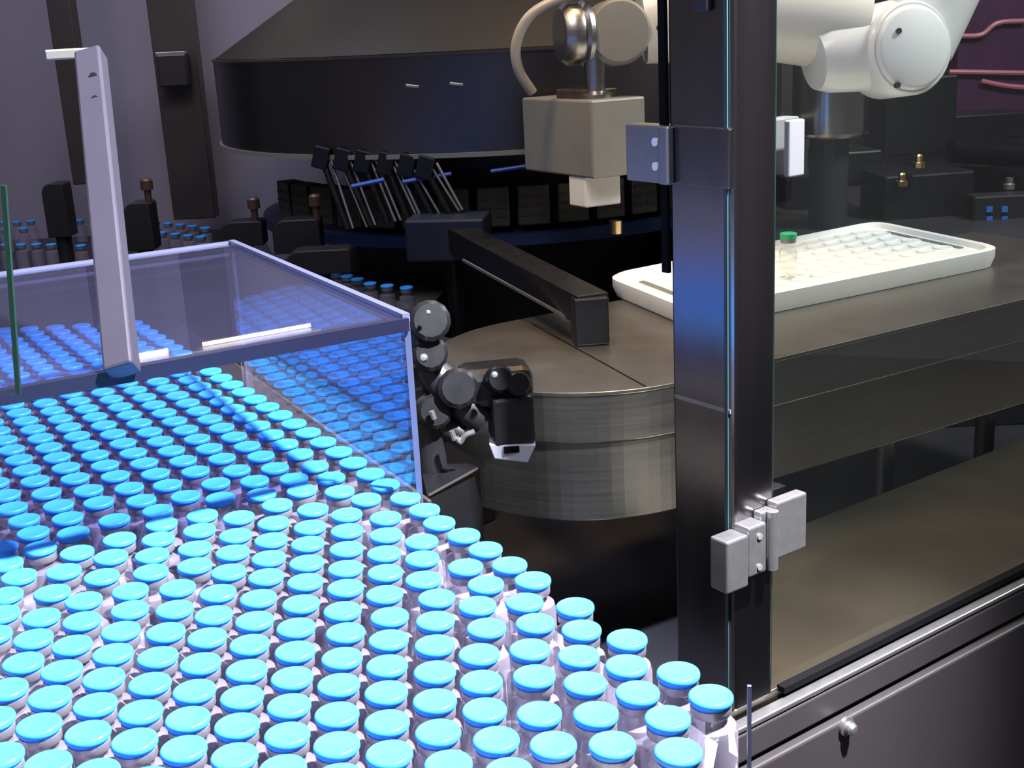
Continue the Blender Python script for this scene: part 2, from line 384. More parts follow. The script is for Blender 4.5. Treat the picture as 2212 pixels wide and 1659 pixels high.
# ------------------------------------------------------------------ tray table with rounded end ("drum")
C = Vector((.073, 1.172)); R = .148
def stadium(r, L=.75, n=40):
    t = Vector((TD.x, TD.y)); nn = Vector((TN.x, TN.y)); pts = []
    a0 = math.atan2(nn.y, nn.x)
    for i in range(n + 1):
        a = a0 + PI * i / n; pts.append(C + Vector((math.cos(a), math.sin(a))) * r)
    pts += [pts[-1] + t * L, pts[0] + t * L]
    return pts
tb = thing('tray_table', (C.x, C.y, -.12), 'long stainless steel table with rounded drum end carrying the white tray', 'table')
bm = new_bm(); prism(bm, stadium(R), -.046, 0); obj('top_band', bm, M['steel'], tb, bevel=.0012)
bm = new_bm(); prism(bm, stadium(R - .004), -.120, -.047); obj('lower_drum', bm, M['steel'], tb, bevel=.0012)
bm = new_bm(); prism(bm, stadium(R + .0012), -.0030, .0004); obj('top_plate', bm, M['steelflat'], tb, bevel=.0005)
a = at(1150, 700, .0006); b = at(1395, 835, .0006)
bm = new_bm(); box(bm, (a + b) / 2, ((b - a).length, .0012, .0008), b - a); obj('plate_seam', bm, M['seal'], tb)
for px, py in ((1945, 930), (2165, 850)):
    p = at(px, py, -.12) + TN * .02; bm = new_bm(); cyl(bm, (p.x, p.y, -.30), (p.x, p.y, -.119), .011, 24); obj('leg', bm, M['steel'], tb, smooth=True)
# machine bed below
pan = tag(obj('machine_pan', prism(new_bm(), [(-1.3, .60), (.07, .60), (.10, .80), (1.55, 1.86), (1.6, 2.88), (-1.6, 2.88), (-1.6, .9)], -.34, -.3005), M['darkpan']), 'dark recessed machine pan beneath the steel table', 'machine pan')
rl0 = at(1590, 1540, ZB); rl1 = rl0 + RD * 1.3
l0 = at(1770, 1118, ZB); l1 = at(2212, 947, ZB); ld = (l1 - l0).normalized()
k0 = at(1385, 1262, ZB); 
bm = new_bm(); prism(bm, [(p.x, p.y) for p in (rl0 - RD * .02 + RL * .004, rl1 + RL * .004, l1 + ld * .5, l0, l0 - ld * .10, rl0 + RL * .06 - RD * .01)], ZB - .012, ZB)
tag(obj('base_plate', bm, mat('dull_steel_plate', (.30, .265, .215), .34, 1.0, noise=(10, .14)), bevel=.001), 'flat brushed steel shelf inside the glass door below the tray table', 'plate')

# front panel below the door
fp = thing('front_cabinet', (rl0.x, rl0.y, -.5), 'dark grey machine front panel below the glass door, lower right', 'machine')
dn = -RL
bm = new_bm(); box(bm, rl0 + RD * .62 + Vector((0, 0, -.0230)) + dn * .004, (1.30, .010, .022), RD); obj('upper_band', bm, M['front'], fp, bevel=.0015)
bm = new_bm(); box(bm, rl0 + RD * .62 + Vector((0, 0, -.439)) + dn * .008, (1.34, .012, .80), RD); obj('panel', bm, M['front'], fp, bevel=.002)
bm = new_bm(); box(bm, rl0 + RD * .62 + Vector((0, 0, -.0085)) + dn * .004, (1.30, .010, .004), RD); obj('sill', bm, M['zinc'], fp, bevel=.001)
bm = new_bm(); box(bm, rl0 + RD * .656 + Vector((0, 0, -.0003)) + RL * .0015, (1.218, .007, .005), RD); obj('seal', bm, M['seal'], fp)

# ------------------------------------------------------------------ corner post
def on_vert(px, base, dirv, py=900):     # distance along dirv from base so that the upright line appears at px
    lo, hi = 0, .3
    for _ in range(50):
        m = (lo + hi) / 2; q = base + dirv * m; c = CM @ (Vector((q.x, q.y, 0)) - Vector((0, 0, CZ))); x = 1106 + F * c.x / c.z
        c0 = CM @ (Vector((base.x, base.y, 0)) - Vector((0, 0, CZ))); x0 = 1106 + F * c0.x / c0.z
        if (x - x0) * (px - x0) > 0 and abs(x - x0) > abs(px - x0): hi = m
        elif (x - x0) * (px - x0) < 0: hi = m
        else: lo = m
    return (lo + hi) / 2
PC = Vector((rl0.x, rl0.y, 0)) - RD * .0015
wl = on_vert(1456, PC, RL); wr = on_vert(1672, PC, RD)
print('POST widths', wl, wr)
post = thing('corner_post', (PC.x, PC.y, ZB), 'tall square brushed steel corner post between the glass doors', 'post')
pc = PC + RL * wl / 2 + RD * wr / 2
bm = new_bm(); box(bm, (pc.x, pc.y, (.75 + ZB) / 2), (wr, wl, .75 - ZB), RD); obj('column', bm, M['post'], post, bevel=.0025)
zs = atY(1520, 872, PC.y + RL.y * wl / 2).z
bm = new_bm(); c_ = PC + RL * wl / 2 - RD * .0002; box(bm, (c_.x, c_.y, zs), (.0012, wl - .006, .0026), RD); obj('seam_strip', bm, M['grey'], post)
p = PC + RL * (wl * .42); zz = atY(1540, 12, p.y).z
bm = new_bm(); box(bm, Vector((p.x, p.y, zz + .012)) - RD * .002, (.004, .012, .030), RD); obj('sensor_tab', bm, M['satin'], post, bevel=.001)

# glass doors
gd = thing('glass_door', (PC.x + RD.x * wr, PC.y + RD.y * wr, ZB), 'large clear glass door right of the steel post', 'door')
g0 = PC + RD * (wr + .002) + RL * .004; g1 = g0 + RD * 1.1
bm = plate([Vector((g0.x, g0.y, ZB + .006)), Vector((g1.x, g1.y, ZB + .006)), Vector((g1.x, g1.y, .75)), Vector((g0.x, g0.y, .75))], .005, -RL); obj('pane', bm, M['glass'], gd)
bm = new_bm(); box(bm, Vector((g0.x, g0.y, (.75 + ZB) / 2 + .003)) + RL * .0025 - RD * .001, (.0040, .0060, .75 - ZB - .006), RD); obj('glass_edge', bm, M['gedge'], gd)
g2 = PC + RL * on_vert(1447, PC, RL)
gl = thing('glass_door', (g2.x, g2.y, 0), 'edge-on clear glass door with black seal left of the steel post', 'door')
zl = atY(1448, 588, g2.y).z
bm = new_bm(); box(bm, Vector((g2.x, g2.y, (.75 + zl) / 2)), (.003, .006, .75 - zl), RD); obj('seal', bm, M['seal'], gl)
for side in (0,):
    p = PC + RL * .030 - RD * .0008; bm = new_bm(); 
    box(bm, Vector((PC.x, PC.y, .25)) - RD * .0007 + RL * .006, (.0014, .0030, .9), RD); obj('bead', bm, mat('teal_bead', (.03, .06, .07), .6), post)

# lower hinge on the post corner
hz0 = atY(1600, 1250, PC.y).z; hz1 = atY(1600, 1130, PC.y).z; hc = (hz0 + hz1) / 2; hh = hz1 - hz0
hg = thing('hinge', (PC.x, PC.y, hc), 'lower zinc hinge block joining the steel post and the glass door', 'hinge')
def hb(name, r0, r1, d0, d1, z0, z1, m=M['zinc'], bev=.0015):
    # extents along the cabinet front (RD), out of it (-RL) and in height
    bm = new_bm(); c = PC + RD * (r0 + r1) / 2 - RL * (d0 + d1) / 2 + Vector((0, 0, (z0 + z1) / 2))
    box(bm, c, (r1 - r0, d1 - d0, z1 - z0), RD); return obj(name, bm, m, hg, bevel=bev)
hb('post_leaf', -.020, .000, -.003, .013, hc - hh * .52, hc + hh * .40)
hb('leaf_step', .0002, .017, -.002, .013, hc - hh * .38, hc + hh * .50)
hb('knuckle_plate', .0172, .030, .000, .008, hc - hh * .25, hc + hh * .62)
hb('glass_leaf', .0302, .060, .000, .010, hc - hh * .30, hc + hh * .72)
bm = new_bm(); q = PC + RD * .0255 - RL * .010; cyl(bm, (q.x, q.y, hc - hh * .42), (q.x, q.y, hc + hh * .62), .0042, 16); obj('pin', bm, M['zinc'], hg, smooth=True)
for dr, dz in ((.010, .30), (.010, -.25)):
    bm = new_bm(); q = PC + RD * dr - RL * .0132 + Vector((0, 0, hc + hh * dz)); cyl(bm, q, q - RL * .0008, .0022, 14); obj('screw', bm, M['grey'], hg, smooth=True)

# upper clamps on both sides of the post
cz0 = atY(1500, 400, PC.y + .03).z; cz1 = atY(1500, 272, PC.y + .03).z
cl = thing('clamp', (PC.x, PC.y, cz0), 'zinc glass clamp wrapped round the steel post, left side', 'clamp')
q = PC + RL * (wl * .5); ch = cz1 - cz0; cc = (cz0 + cz1) / 2
def cb(name, d0, d1, r0, r1, m=M['zinc'], z0=0, z1=1, bev=.0012, par=None):
    bm = new_bm(); c = PC + RL * (d0 + d1) / 2 + RD * (r0 + r1) / 2 + Vector((0, 0, cz0 + ch * (z0 + z1) / 2))
    box(bm, c, (r1 - r0, d1 - d0, ch * (z1 - z0)), RD); return obj(name, bm, m, par or cl, bevel=bev)
cb('collar', wl * .02, wl * .98, -.003, -.0002, M['post'])
cb('jaw', wl * .86, wl * 1.02, -.009, -.0032)
cb('pad', wl * 1.03, wl * 1.62, -.006, .008)
for zf in (.3, .72):
    bm = new_bm(); q = PC + RL * (wl * 1.10) - RD * .006 + Vector((0, 0, cz0 + ch * zf)); cyl(bm, q, q - RD * .0015, .0028, 14); obj('screw', bm, M['white'], cl, smooth=True)
cr_ = thing('clamp', (g0.x, g0.y, cz0), 'zinc glass clamp on the glass door just right of the post', 'clamp')
bm = new_bm(); box(bm, PC + RD * (wr + .020) + RL * .016 + Vector((0, 0, cc + .002)), (.024, .012, ch * .95), RD); obj('jaw', bm, M['zinc'], cr_, bevel=.001)
bm = new_bm(); box(bm, PC + RD * (wr + .012) - RL * .0035 + Vector((0, 0, cc + .002)), (.014, .005, ch * .95), RD); obj('pad', bm, mat('dark_pad', (.12, .12, .125), .5), cr_, bevel=.001)

# acrylic guard at the turntable's right front
ga = Vector((at(1583, 1600, 0).x, tip.y + .004, 0)); gdir = Vector((-.35, -.94, 0)).normalized()
gu = thing('corner_guard', ga, 'thin upright acrylic strip at the turntable right corner, bottom of photo', 'guard')
gb = ga + gdir * .14
rod('strip', ga + Vector((.001, 0, -.06)), ga + Vector((.001, 0, .045)), .0016, M['edge'], gu)

# dome bolt on the front panel
def bolt(px, py, z, label, m, r=.004, h=.008, name='bolt', Y=None):
    p = atY(px, py, Y) if Y else at(px, py, z); bm = new_bm()
    lathe(bm, [(0, 0), (r * 1.25, 0), (r * 1.25, h * .3), (r, h * .32), (r, h * .6), (r * .6, h), (0, h)], 14, p); o = obj(name, bm, m, smooth=True); tag(o, label, 'bolt'); return o
d = ray(1827, 1568); nrm = -RL; pp = rl0 + dn * .0145; t = (Vector((pp.x, pp.y, 0)) - Vector((0, 0, 0))).dot(nrm) / Vector((d.x, d.y, 0)).dot(nrm)
q = Vector((d.x * t, d.y * t, CZ + d.z * t)); bm = new_bm()
lathe(bm, [(0, -.001), (.0075, -.001), (.0075, .002), (.005, .0025), (.005, .006), (.003, .0085), (0, .009)], 18, q, nrm)
tag(obj('dome_bolt', bm, M['zinc'], smooth=True), 'shiny dome bolt on the dark front panel, lower right', 'bolt')

# ------------------------------------------------------------------ tray
tl, tbk, tr_, tf = at(1305, 596, .022), at(1895, 478, .022), at(2172, 535, .022), None
tf = tl + (tr_ - tbk) * .84
tray = thing('vial_tray', ((tl.x + tr_.x) / 2, (tl.y + tr_.y) / 2, .001), 'white plastic vial tray with round pockets on the steel table', 'tray')
def rounded(c4, r, n=6):
    out = []; m = len(c4)
    for i in range(m):
        p, a, b = c4[i], c4[i - 1], c4[(i + 1) % m]; da = (a - p).normalized(); db = (b - p).normalized()
        s0 = p + da * r; s1 = p + db * r
        for k in range(n + 1):
            t = k / n; out.append(s0 * (1 - t) ** 2 + p * 2 * t * (1 - t) + s1 * t * t)
    return out
c4 = [Vector((p.x, p.y)) for p in (tl, tf, tr_, tbk)]
cen = sum(c4, Vector((0, 0))) / 4
def inset(k): return [p + (cen - p).normalized() * k for p in c4]
bm = new_bm(); rings = []
for ins, z, rr in ((.006, .001, .03), (0, .012, .034), (0, .022, .034), (.006, .024, .032), (.014, .0235, .028), (.019, .018, .024)):
    rings.append([bm.verts.new((p.x, p.y, z)) for p in rounded(inset(ins), rr)])
for a, b in zip(rings, rings[1:]):
    for i in range(len(a)): j = (i + 1) % len(a); bm.faces.new((a[i], a[j], b[j], b[i]))
bm.faces.new(rings[0][::-1]); bm.faces.new(rings[-1])
obj('tray_body', bm, M['bwhite'], tray, smooth=True)
U = (tbk - tl); V = (tf - tl); nu, nv = 13, 6
pocket = None
bm = new_bm()
cups = []
for i in range(nu):
    for j in range(nv):
        fu = (i + 1.5 + (.5 if j % 2 else 0)) / (nu + 2.5); fv = (j + .95) / (nv + .9)
        cups.append(tl + U * fu + V * fv)
for q in cups:
    rv = .0125
    lathe(bm, [(rv, .0180), (rv * .94, .0196), (rv * .86, .0199), (rv * .78, .0192), (0, .0190)], 16, (q.x, q.y, 0))
obj('pocket_grid', bm, M['bwhite'], tray, smooth=True)
for p, q, off in ((tbk, tr_, -1), (tl, tf, 1)):
    a = p.lerp(q, .22); b = p.lerp(q, .80); n_ = U.normalized() * .030 * off; bm = new_bm()
    box(bm, Vector(((a.x + b.x) / 2 + n_.x, (a.y + b.y) / 2 + n_.y, .0188)), ((b - a).length, .007, .0016), b - a); obj('rim_slot', bm, M['grey'], tray, bevel=.0005)
# green vial standing on the tray
gp = at(1702, 600, .019)
gv = thing('vial', (gp.x, gp.y, .0192), 'green-capped clear vial standing on the white tray beside the post', 'vial')
b = lathe(new_bm(), [(0, 0), (.0095, 0), (.0098, .002), (.0098, .0295), (.0068, .034), (.0066, .040), (0, .040)], 20, (gp.x, gp.y, .0192)); obj('bottle', b, M['vialclear'], gv, smooth=True)
b = lathe(new_bm(), [(0, .0395), (.0085, .0395), (.0085, .044), (0, .044)], 20, (gp.x, gp.y, .0192)); obj('crimp_seal', b, M['alu'], gv, smooth=True)
b = lathe(new_bm(), [(0, .044), (.0092, .044), (.0094, .0495), (.0085, .0502), (0, .0502)], 20, (gp.x, gp.y, .0192)); obj('cap', b, M['capg'], gv, smooth=True)

# ------------------------------------------------------------------ black outfeed arm
foot = at(1275, 738, 0.0008); zt = atY(1275, 640, foot.y).z
arm = thing('outfeed_arm', foot, 'black angled bar reaching from the dark blue chute down to the steel drum', 'arm')
top1 = Vector((foot.x, foot.y, zt - .012)); top0 = at(965, 500, .045)
bm = new_bm(); box(bm, foot + Vector((0, 0, (zt) / 2)), (.034, .030, zt), (1, .1, 0)); obj('foot_block', bm, M['blackm'], arm, bevel=.0015)
dirv = top0 - top1
bm = new_bm(); box(bm, (top0 + top1) / 2 + Vector((.002, 0, 0)), (dirv.length + .01, .034, .030), dirv); obj('bar', bm, M['blackm'], arm, bevel=.0015)
a = atY(1000, 562, 1.42); b = atY(1236, 692, foot.y + .01)
bm = new_bm(); box(bm, (a + b) / 2, ((b - a).length, .002, .003), b - a); obj('edge_strip', bm, M['zinc'], arm)
p0 = atY(875, 480, 1.62); p1 = atY(1000, 555, 1.62)
bm = new_bm(); prism(bm, [(p0.x, 1.60), (p1.x + .03, 1.58), (p1.x + .04, 1.66), (p0.x + .01, 1.67)], p1.z, p0.z + .005); obj('chute', bm, mat('navy_plastic', (.006, .012, .034), .5), arm, bevel=.003)
bm = new_bm(); cyl(bm, (p0.x + .06, 1.64, -.30), (p0.x + .06, 1.64, p1.z + .001), .012, 16); obj('stand', bm, M['blackm'], arm, smooth=True)

# ------------------------------------------------------------------ sensor camera on its bracket
sb = at(1045, 1003, -.03)
br = thing('bracket_box', (sb.x, sb.y, -.30), 'grey steel bracket box beside the clear wall, under the black sensor', 'bracket')
q1 = at(925, 1070, -.03); q0 = at(895, 985, -.03)
bm = new_bm(); prism(bm, [(q0.x, q0.y + .02), (q1.x, q1.y), (sb.x - .003, sb.y), (sb.x - .03, sb.y + .05)], -.30, -.032); obj('body', bm, M['blackm'], br, bevel=.001)
bm = new_bm(); prism(bm, [(q0.x, q0.y + .02), (q1.x - .001, q1.y - .001), (sb.x, sb.y - .002), (sb.x - .028, sb.y + .054)], -.0318, -.0295); obj('top_plate', bm, M['blackm'], br, bevel=.0008)
bm = new_bm(); cyl(bm, q1 + Vector((0, -.001, 0)), sb + Vector((0, -.002, 0)), .0012, 8); obj('edge_bead', bm, M['brown'], br)
Yc = sb.y - .02
sn = thing('sensor_unit', (sb.x - .04, sb.y, -.03), 'black articulated camera sensor unit with white-edged lens box before the drum', 'sensor')
def sbx(name, x0, y0, x1, y1, Y, dpt, m=M['black'], bev=.003, ax=(1, .15, 0)):
    a = atY(x0, y0, Y); b = atY(x1, y1, Y); bm = new_bm(); c = (a + b) / 2 + Vector((0, dpt / 2, 0))
    box(bm, c, (abs(b.x - a.x), dpt, abs(a.z - b.z)), ax); return obj(name, bm, m, sn, bevel=bev)
sbx('lens_box', 1055, 862, 1152, 962, Yc, .036)
hd_ = sbx('head', 985, 805, 1150, 880, Yc + .01, .04, bev=.008)
pts = [atY(x, y, Yc - .001) for x, y in ((1056, 960), (1158, 962), (1140, 1000), (1068, 992))]
bm = new_bm(); vv = [bm.verts.new(p) for p in pts] + [bm.verts.new(p + Vector((0, .03, .0))) for p in pts]
bm.faces.new(vv[:4]); bm.faces.new(vv[4:][::-1])
for i in range(4): bm.faces.new((vv[i], vv[(i + 1) % 4], vv[4 + (i + 1) % 4], vv[4 + i]))
lf = obj('lens_frame', bm, mat('pale_lens_frame', (.45, .48, .54), .35), sn, bevel=.001)
sbx('lens_slot', 1088, 966, 1122, 978, Yc - .0022, .002, M['seal'], 0)
for (x0, y0, x1, y1, rr) in ((905, 690, 930, 790, .013), (930, 790, 985, 870, .015), (960, 840, 1045, 915, .013), (905, 840, 935, 960, .012), (925, 900, 1000, 940, .011)):
    a = atY(x0, y0, Yc + .02); b = atY(x1, y1, Yc + .015); bm = new_bm(); tube(bm, [a, a.lerp(b, .3), a.lerp(b, .7), b], [rr * .8, rr, rr, rr * .8], 12); obj('arm_link', bm, M['black'], sn, smooth=True)
for x, y, rr in ((925, 700, .016), (925, 770, .014), (985, 845, .016), (1075, 825, .011), (1115, 835, .010), (935, 895, .014)):
    p = atY(x, y, Yc + .004); bm = new_bm(); lathe(bm, [(0, 0), (rr, .001), (rr, .010), (rr * .8, .013), (0, .013)], 14, p + Vector((0, .006, 0)), (.2, -1, .35)); obj('knob', bm, M['blackm'], sn, smooth=True)
for x, y, rr in ((915, 773, .0035), (1068, 810, .003), (925, 675, .002)):
    p = atY(x, y, Yc - .012); bm = new_bm(); lathe(bm, [(0, 0), (rr, 0), (rr * .7, rr), (0, rr * 1.2)], 10, p, (0, -1, .3)); obj('screw', bm, M['zinc'], sn, smooth=True)
for pts in (((932, 888), (938, 905)), ((985, 945), (995, 955), (1005, 940), (1025, 932)), ((975, 930), (982, 950))):
    bm = new_bm(); tube(bm, smoothpts([atY(x, y, Yc - .008) for x, y in pts], 4), .0022, 8); obj('clip', bm, M['zinc'], sn, smooth=True)
bm = new_bm(); a = atY(930, 960, Yc + .015); cyl(bm, (a.x, a.y, -.0293), (a.x, a.y, a.z + .02), .012, 14); obj('stem', bm, M['black'], sn, smooth=True)

# ------------------------------------------------------------------ carousel hood
HC = Vector((.005, 2.10)); HR = .452; HZ0, HZ1 = .143, .272
hood = thing('carousel_hood', (HC.x, HC.y, -.3), 'large dark round steel carousel hood in the background', 'machine hood')
bm = new_bm(); lathe(bm, [(0, HZ0 + .01), (HR - .02, HZ0 + .01), (HR - .02, HZ0), (HR, HZ0), (HR, HZ1), (HR - .004, HZ1 + .003), (0, HZ1 + .003)], 96, (HC.x, HC.y, 0)); obj('hood_shell', bm, M['hood'], hood, smooth=True)
bm = new_bm(); lathe(bm, [(HR - .004, HZ1 + .0035), (.20, HZ1 + .16), (0, HZ1 + .16)], 96, (HC.x, HC.y, 0)); obj('cone_roof', bm, mat('dark_roof', (.012, .010, .009), .6, .2, noise=(4, .3)), hood, smooth=True)
bm = new_bm(); lathe(bm, [(HR, HZ0 - .002), (HR + .004, HZ0 - .002), (HR + .004, HZ0 + .004), (HR, HZ0 + .004)], 96, (HC.x, HC.y, 0)); obj('lower_rim', bm, M['grey'], hood, smooth=True)
bm = new_bm(); lathe(bm, [(HR, HZ1 - .001), (HR + .002, HZ1 - .001), (HR + .002, HZ1 + .002), (HR, HZ1 + .002)], 96, (HC.x, HC.y, 0)); obj('upper_rim', bm, M['brown'], hood, smooth=True)
bm = new_bm(); lathe(bm, [(0, -.30), (.26, -.30), (.26, HZ0 + .0095), (0, HZ0 + .0095)], 48, (HC.x, HC.y, 0)); obj('pedestal', bm, M['darkpan'], hood, smooth=True)
for x, y in ((895, 183), (988, 178)):
    p = atY(x, y, 1.70); q = Vector((p.x, HC.y - math.sqrt(max(HR ** 2 - (p.x - HC.x) ** 2, 0)), p.z)); bm = new_bm(); box(bm, q, (.018, .008, .004), (1, 0, -.15)); obj('catch', bm, M['zinc'], hood, bevel=.001)
p = atY(1079, 85, 1.8); bm = new_bm(); lathe(bm, [(0, 0), (.005, 0), (.004, .006), (0, .008)], 12, Vector((p.x, 1.795, HZ1 + .058 + .0)), (0, -.5, 1)); obj('cone_screw', bm, M['zinc'], hood, smooth=True)

# ring of gripper frames and pushrods hanging under the hood
cwh = thing('star_carousel', (HC.x, HC.y, .02), 'dark wheel of slotted gripper blocks under the carousel hood', 'wheel')
bm = new_bm(); lathe(bm, [(.262, .012), (.40, .012), (.40, .028), (.262, .028), (.262, .012)], 72, (HC.x, HC.y, 0)); obj('wheel_disc', bm, M['bluedark'], cwh, smooth=True)
BLK = mat('olive_block', (.065, .062, .052), .45, .3)
for k in range(16):
    a = math.radians(-150 + k * 8.2); c = Vector((HC.x + math.cos(a) * .375, HC.y + math.sin(a) * .375, .065)); t = Vector((-math.sin(a), math.cos(a), 0)); bm = new_bm()
    box(bm, c, (.044, .03, .055), t); 
    o = obj('gripper_block', bm, M['grey'] if k % 3 else M['darkpan'], cwh, bevel=.002)
    o.data.materials[0] = BLK
    rd = Vector((math.cos(a), math.sin(a), 0)); bm = new_bm()
    for zz in (-.012, 0, .012):
        for ss in (-.011, .011): box(bm, c + rd * .0155 + t * ss + Vector((0, 0, zz)), (.015, .002, .0035), t)
    obj('slots', bm, M['front'], o)
rods = thing('pushrod_bundle', (-.18, 1.75, -.05), 'bundle of thin slanted steel pushrods hanging under the hood\'s left side', 'rods')
for k in range(18):
    x0 = 690 + k * 15 + random.uniform(-5, 5); y0 = 318 + k * 2; a = atY(x0, y0, 1.72 - k * .004); b = atY(x0 + 62 + random.uniform(-8, 8), y0 + 178 - k * 4.5, 1.69 - k * .003)
    bm = new_bm(); cyl(bm, a, b, .0020 if k % 3 else .0048, 10); obj('pushrod', bm, M['zinc'] if k % 3 else M['blackm'], rods, smooth=True)
    if k % 3 == 0:
        bm = new_bm(); c = a.lerp(b, .12); box(bm, c, (.022, .02, .03), (1, 0, -.3)); obj('slide_block', bm, M['blackm'], rods, bevel=.002)
a = atY(740, 335, 1.76); b = atY(960, 460, 1.74); bm = new_bm(); box(bm, (a + b) / 2, ((b - a).length, .03, .02), b - a); obj('carrier', bm, M['darkpan'], rods, bevel=.002)
for pts in (((760, 403), (830, 388)), ((870, 393), (975, 375)), ((1060, 370), (1180, 352))):
    bm = new_bm(); tube(bm, smoothpts([atY(x, y, 1.66) for x, y in pts], 3), .003, 8)  # blue reflections under the hood, shaped as thin coloured tubes
    o = obj('blue_reflection_strip', bm, mat('blue_reflection', (.02, .08, .45), .3), smooth=True); tag(o, {760: 'short bright blue reflection strip among the pushrods', 870: 'blue reflection strip right of the pushrod bundle', 1060: 'dark blue reflection strip behind the grey gripper block'}[pts[0][0]], 'hose')

# ------------------------------------------------------------------ background conveyor
CVZ = -.07
cv = thing('conveyor_bed', (-.5, 1.9, -.3), 'dark conveyor bed behind the clear lid, carrying distant vials', 'conveyor')
bm = new_bm(); prism(bm, [(-1.2, 1.42), (-.15, 1.36), (-.03, 1.48), (-.14, 1.60), (-.33, 1.88), (-.50, 2.55), (-1.4, 2.55)], -.30, CVZ); obj('bed', bm, M['darkpan'], cv, bevel=.002)
a = at(880, 655, CVZ); b = at(700, 600, CVZ); bm = new_bm(); box(bm, (a + b) / 2 + Vector((0, 0, .006)), ((a - b).length, .004, .012), a - b); obj('guide', bm, M['brown'], cv)
q = [at(x, y, CVZ) for x, y in ((690, 600), (800, 590), (958, 630), (925, 668), (860, 668))]; bm = new_bm(); prism(bm, [(p.x, p.y) for p in q], CVZ + .0001, CVZ + .0003); obj('exit_plate', bm, M['grey'], cv)
a = at(470, 505, CVZ + .02); b = at(300, 505, CVZ + .02); bm = new_bm(); box(bm, (a + b) / 2 , ((a - b).length, .004, .006), a - b); obj('guide', bm, M['brown'], cv)
bg = [(703, 583), (726, 588), (749, 595), (772, 602), (799, 611), (836, 616), (878, 620)]
bgl = [(6, 478), (36, 478), (66, 476), (172, 474), (12, 494), (50, 492), (12, 527), (45, 527), (78, 526), (110, 527), (142, 528), (174, 529)]
bgm = [(335, 478), (362, 481), (389, 484), (416, 487), (443, 491), (322, 499), (350, 501), (378, 504), (406, 507), (434, 510)]
vproto = None
bgs = [(bg, 'small blue-capped vial in the line leaving the conveyor above the clear wall', 'vials leaving the conveyor'),
       (bgl, 'small blue-capped vial on the distant conveyor at the left edge', 'distant vials at the left edge'),
       (bgm, 'small dim blue-capped vial on the distant conveyor right of the pale bar', 'distant vials right of the bar'),
       ([(660, 519)], 'single dim blue cap on the black block behind the lid corner', None), ([(768, 527)], 'single blue-capped vial at the foot of the pushrods', None)]
placed = []
for L, lab, grp in bgs:
    for x, y in L:
        p = at(x, y, CVZ + CAPZ)
        for _ in range(8):
            for a in placed:
                dx, dy = p.x - a[0], p.y - a[1]; d = math.hypot(dx, dy)
                if d < .0225: p.x = a[0] + dx / d * .0226; p.y = a[1] + dy / d * .0226
        placed.append((p.x, p.y))
        r = proto.copy(); COL.objects.link(r); r['label'] = lab
        if 'group' in r: del r['group']
        if grp: r['group'] = grp
        for q in parts: qq = q.copy(); COL.objects.link(qq); qq.parent = r
        r.location = (p.x, p.y, CVZ + .0003)
# black guide blocks with knobs
def gblock(x0, y0, x1, y1, Y, label, knob=None, rtop=.02):
    a = atY(x0, y0, Y); b = atY(x1, y1, Y); zb = CVZ
    t = thing('guide_block', ((a.x + b.x) / 2, Y, zb), label, 'guide block')
    wv = abs(b.x - a.x); bm = new_bm(); n = 8; pts = [(a.x, b.z), (b.x, b.z)]
    rr = min(rtop, wv * .45)
    for k in range(n + 1): an = PI / 2 * k / n; pts.append((b.x - .3 * rr + .3 * rr * math.cos(an), a.z - .3 * rr + .3 * rr * math.sin(an)))
    for k in range(n + 1): an = PI / 2 + PI / 2 * k / n; pts.append((a.x + rr + rr * math.cos(an), a.z - rr + rr * math.sin(an)))
    f = [bm.verts.new((p[0], Y, p[1])) for p in pts]; g = [bm.verts.new((p[0], Y + .04, p[1])) for p in pts]
    bm.faces.new(f); bm.faces.new(g[::-1])
    for i in range(len(pts)): j = (i + 1) % len(pts); bm.faces.new((f[i], f[j], g[j], g[i]))
    obj('body', bm, M['black'], t, bevel=.0015)
    if min(b.z, a.z) > CVZ:
        bm = new_bm(); cyl(bm, ((a.x + b.x) / 2, Y + .02, CVZ), ((a.x + b.x) / 2, Y + .02, b.z + .002), .012, 12); obj('foot', bm, M['black'], t)
    if knob:
        p = atY(*knob, Y + .01); bm = new_bm(); lathe(bm, [(0, 0), (.005, 0), (.005, .02), (.009, .021), (.009, .034), (.006, .037), (0, .037)], 14, (p.x, p.y, a.z - .004)); obj('knob', bm, M['copper'], t, smooth=True)
gblock(86, 398, 152, 512, 1.95, 'black rounded guide block left of the pale bar', rtop=.035)
gblock(262, 440, 335, 540, 1.80, 'black guide block with knob just right of the pale bar', (322, 440))
gblock(470, 482, 570, 530, 1.78, 'low black guide block with knob behind the lid back edge', (552, 480))
gblock(585, 478, 695, 545, 1.72, 'black guide block with knob at the lid back corner', (685, 475))
gblock(612, 545, 760, 590, 1.62, 'low black guide block beside the exit line of vials')

# lavender back panels and posts
bp = thing('back_panel', (-.9, 2.6, -.3), 'pale lavender machine panel filling the left background', 'panel')
a = atY(-60, 480, 2.6); b = atY(740, 480, 2.6)
bm = new_bm(); box(bm, ((a.x + b.x) / 2 + .1, 2.62, .45), (b.x - a.x + .5, .03, 1.2)); obj('sheet', bm, M['wall'], bp)
def bpost(x0, x1, yt, yb, Y, label, m=M['brown'], lean=0):
    a = atY(x0, (yt + yb) / 2, Y); b = atY(x1, (yt + yb) / 2, Y); bot = atY((x0 + x1) / 2, yb, Y)
    t = thing('frame_post', ((a.x + b.x) / 2, Y, bot.z), label, 'post')
    bm = new_bm(); box(bm, ((a.x + b.x) / 2, Y + .02, (bot.z + .9) / 2), (b.x - a.x, .04, .9 - bot.z)); obj('post', bm, m, t, bevel=.002)
    return t, a, b
t, a, b = bpost(345, 438, 0, 475, 2.35, 'dark brown steel frame post right of the pale bar')
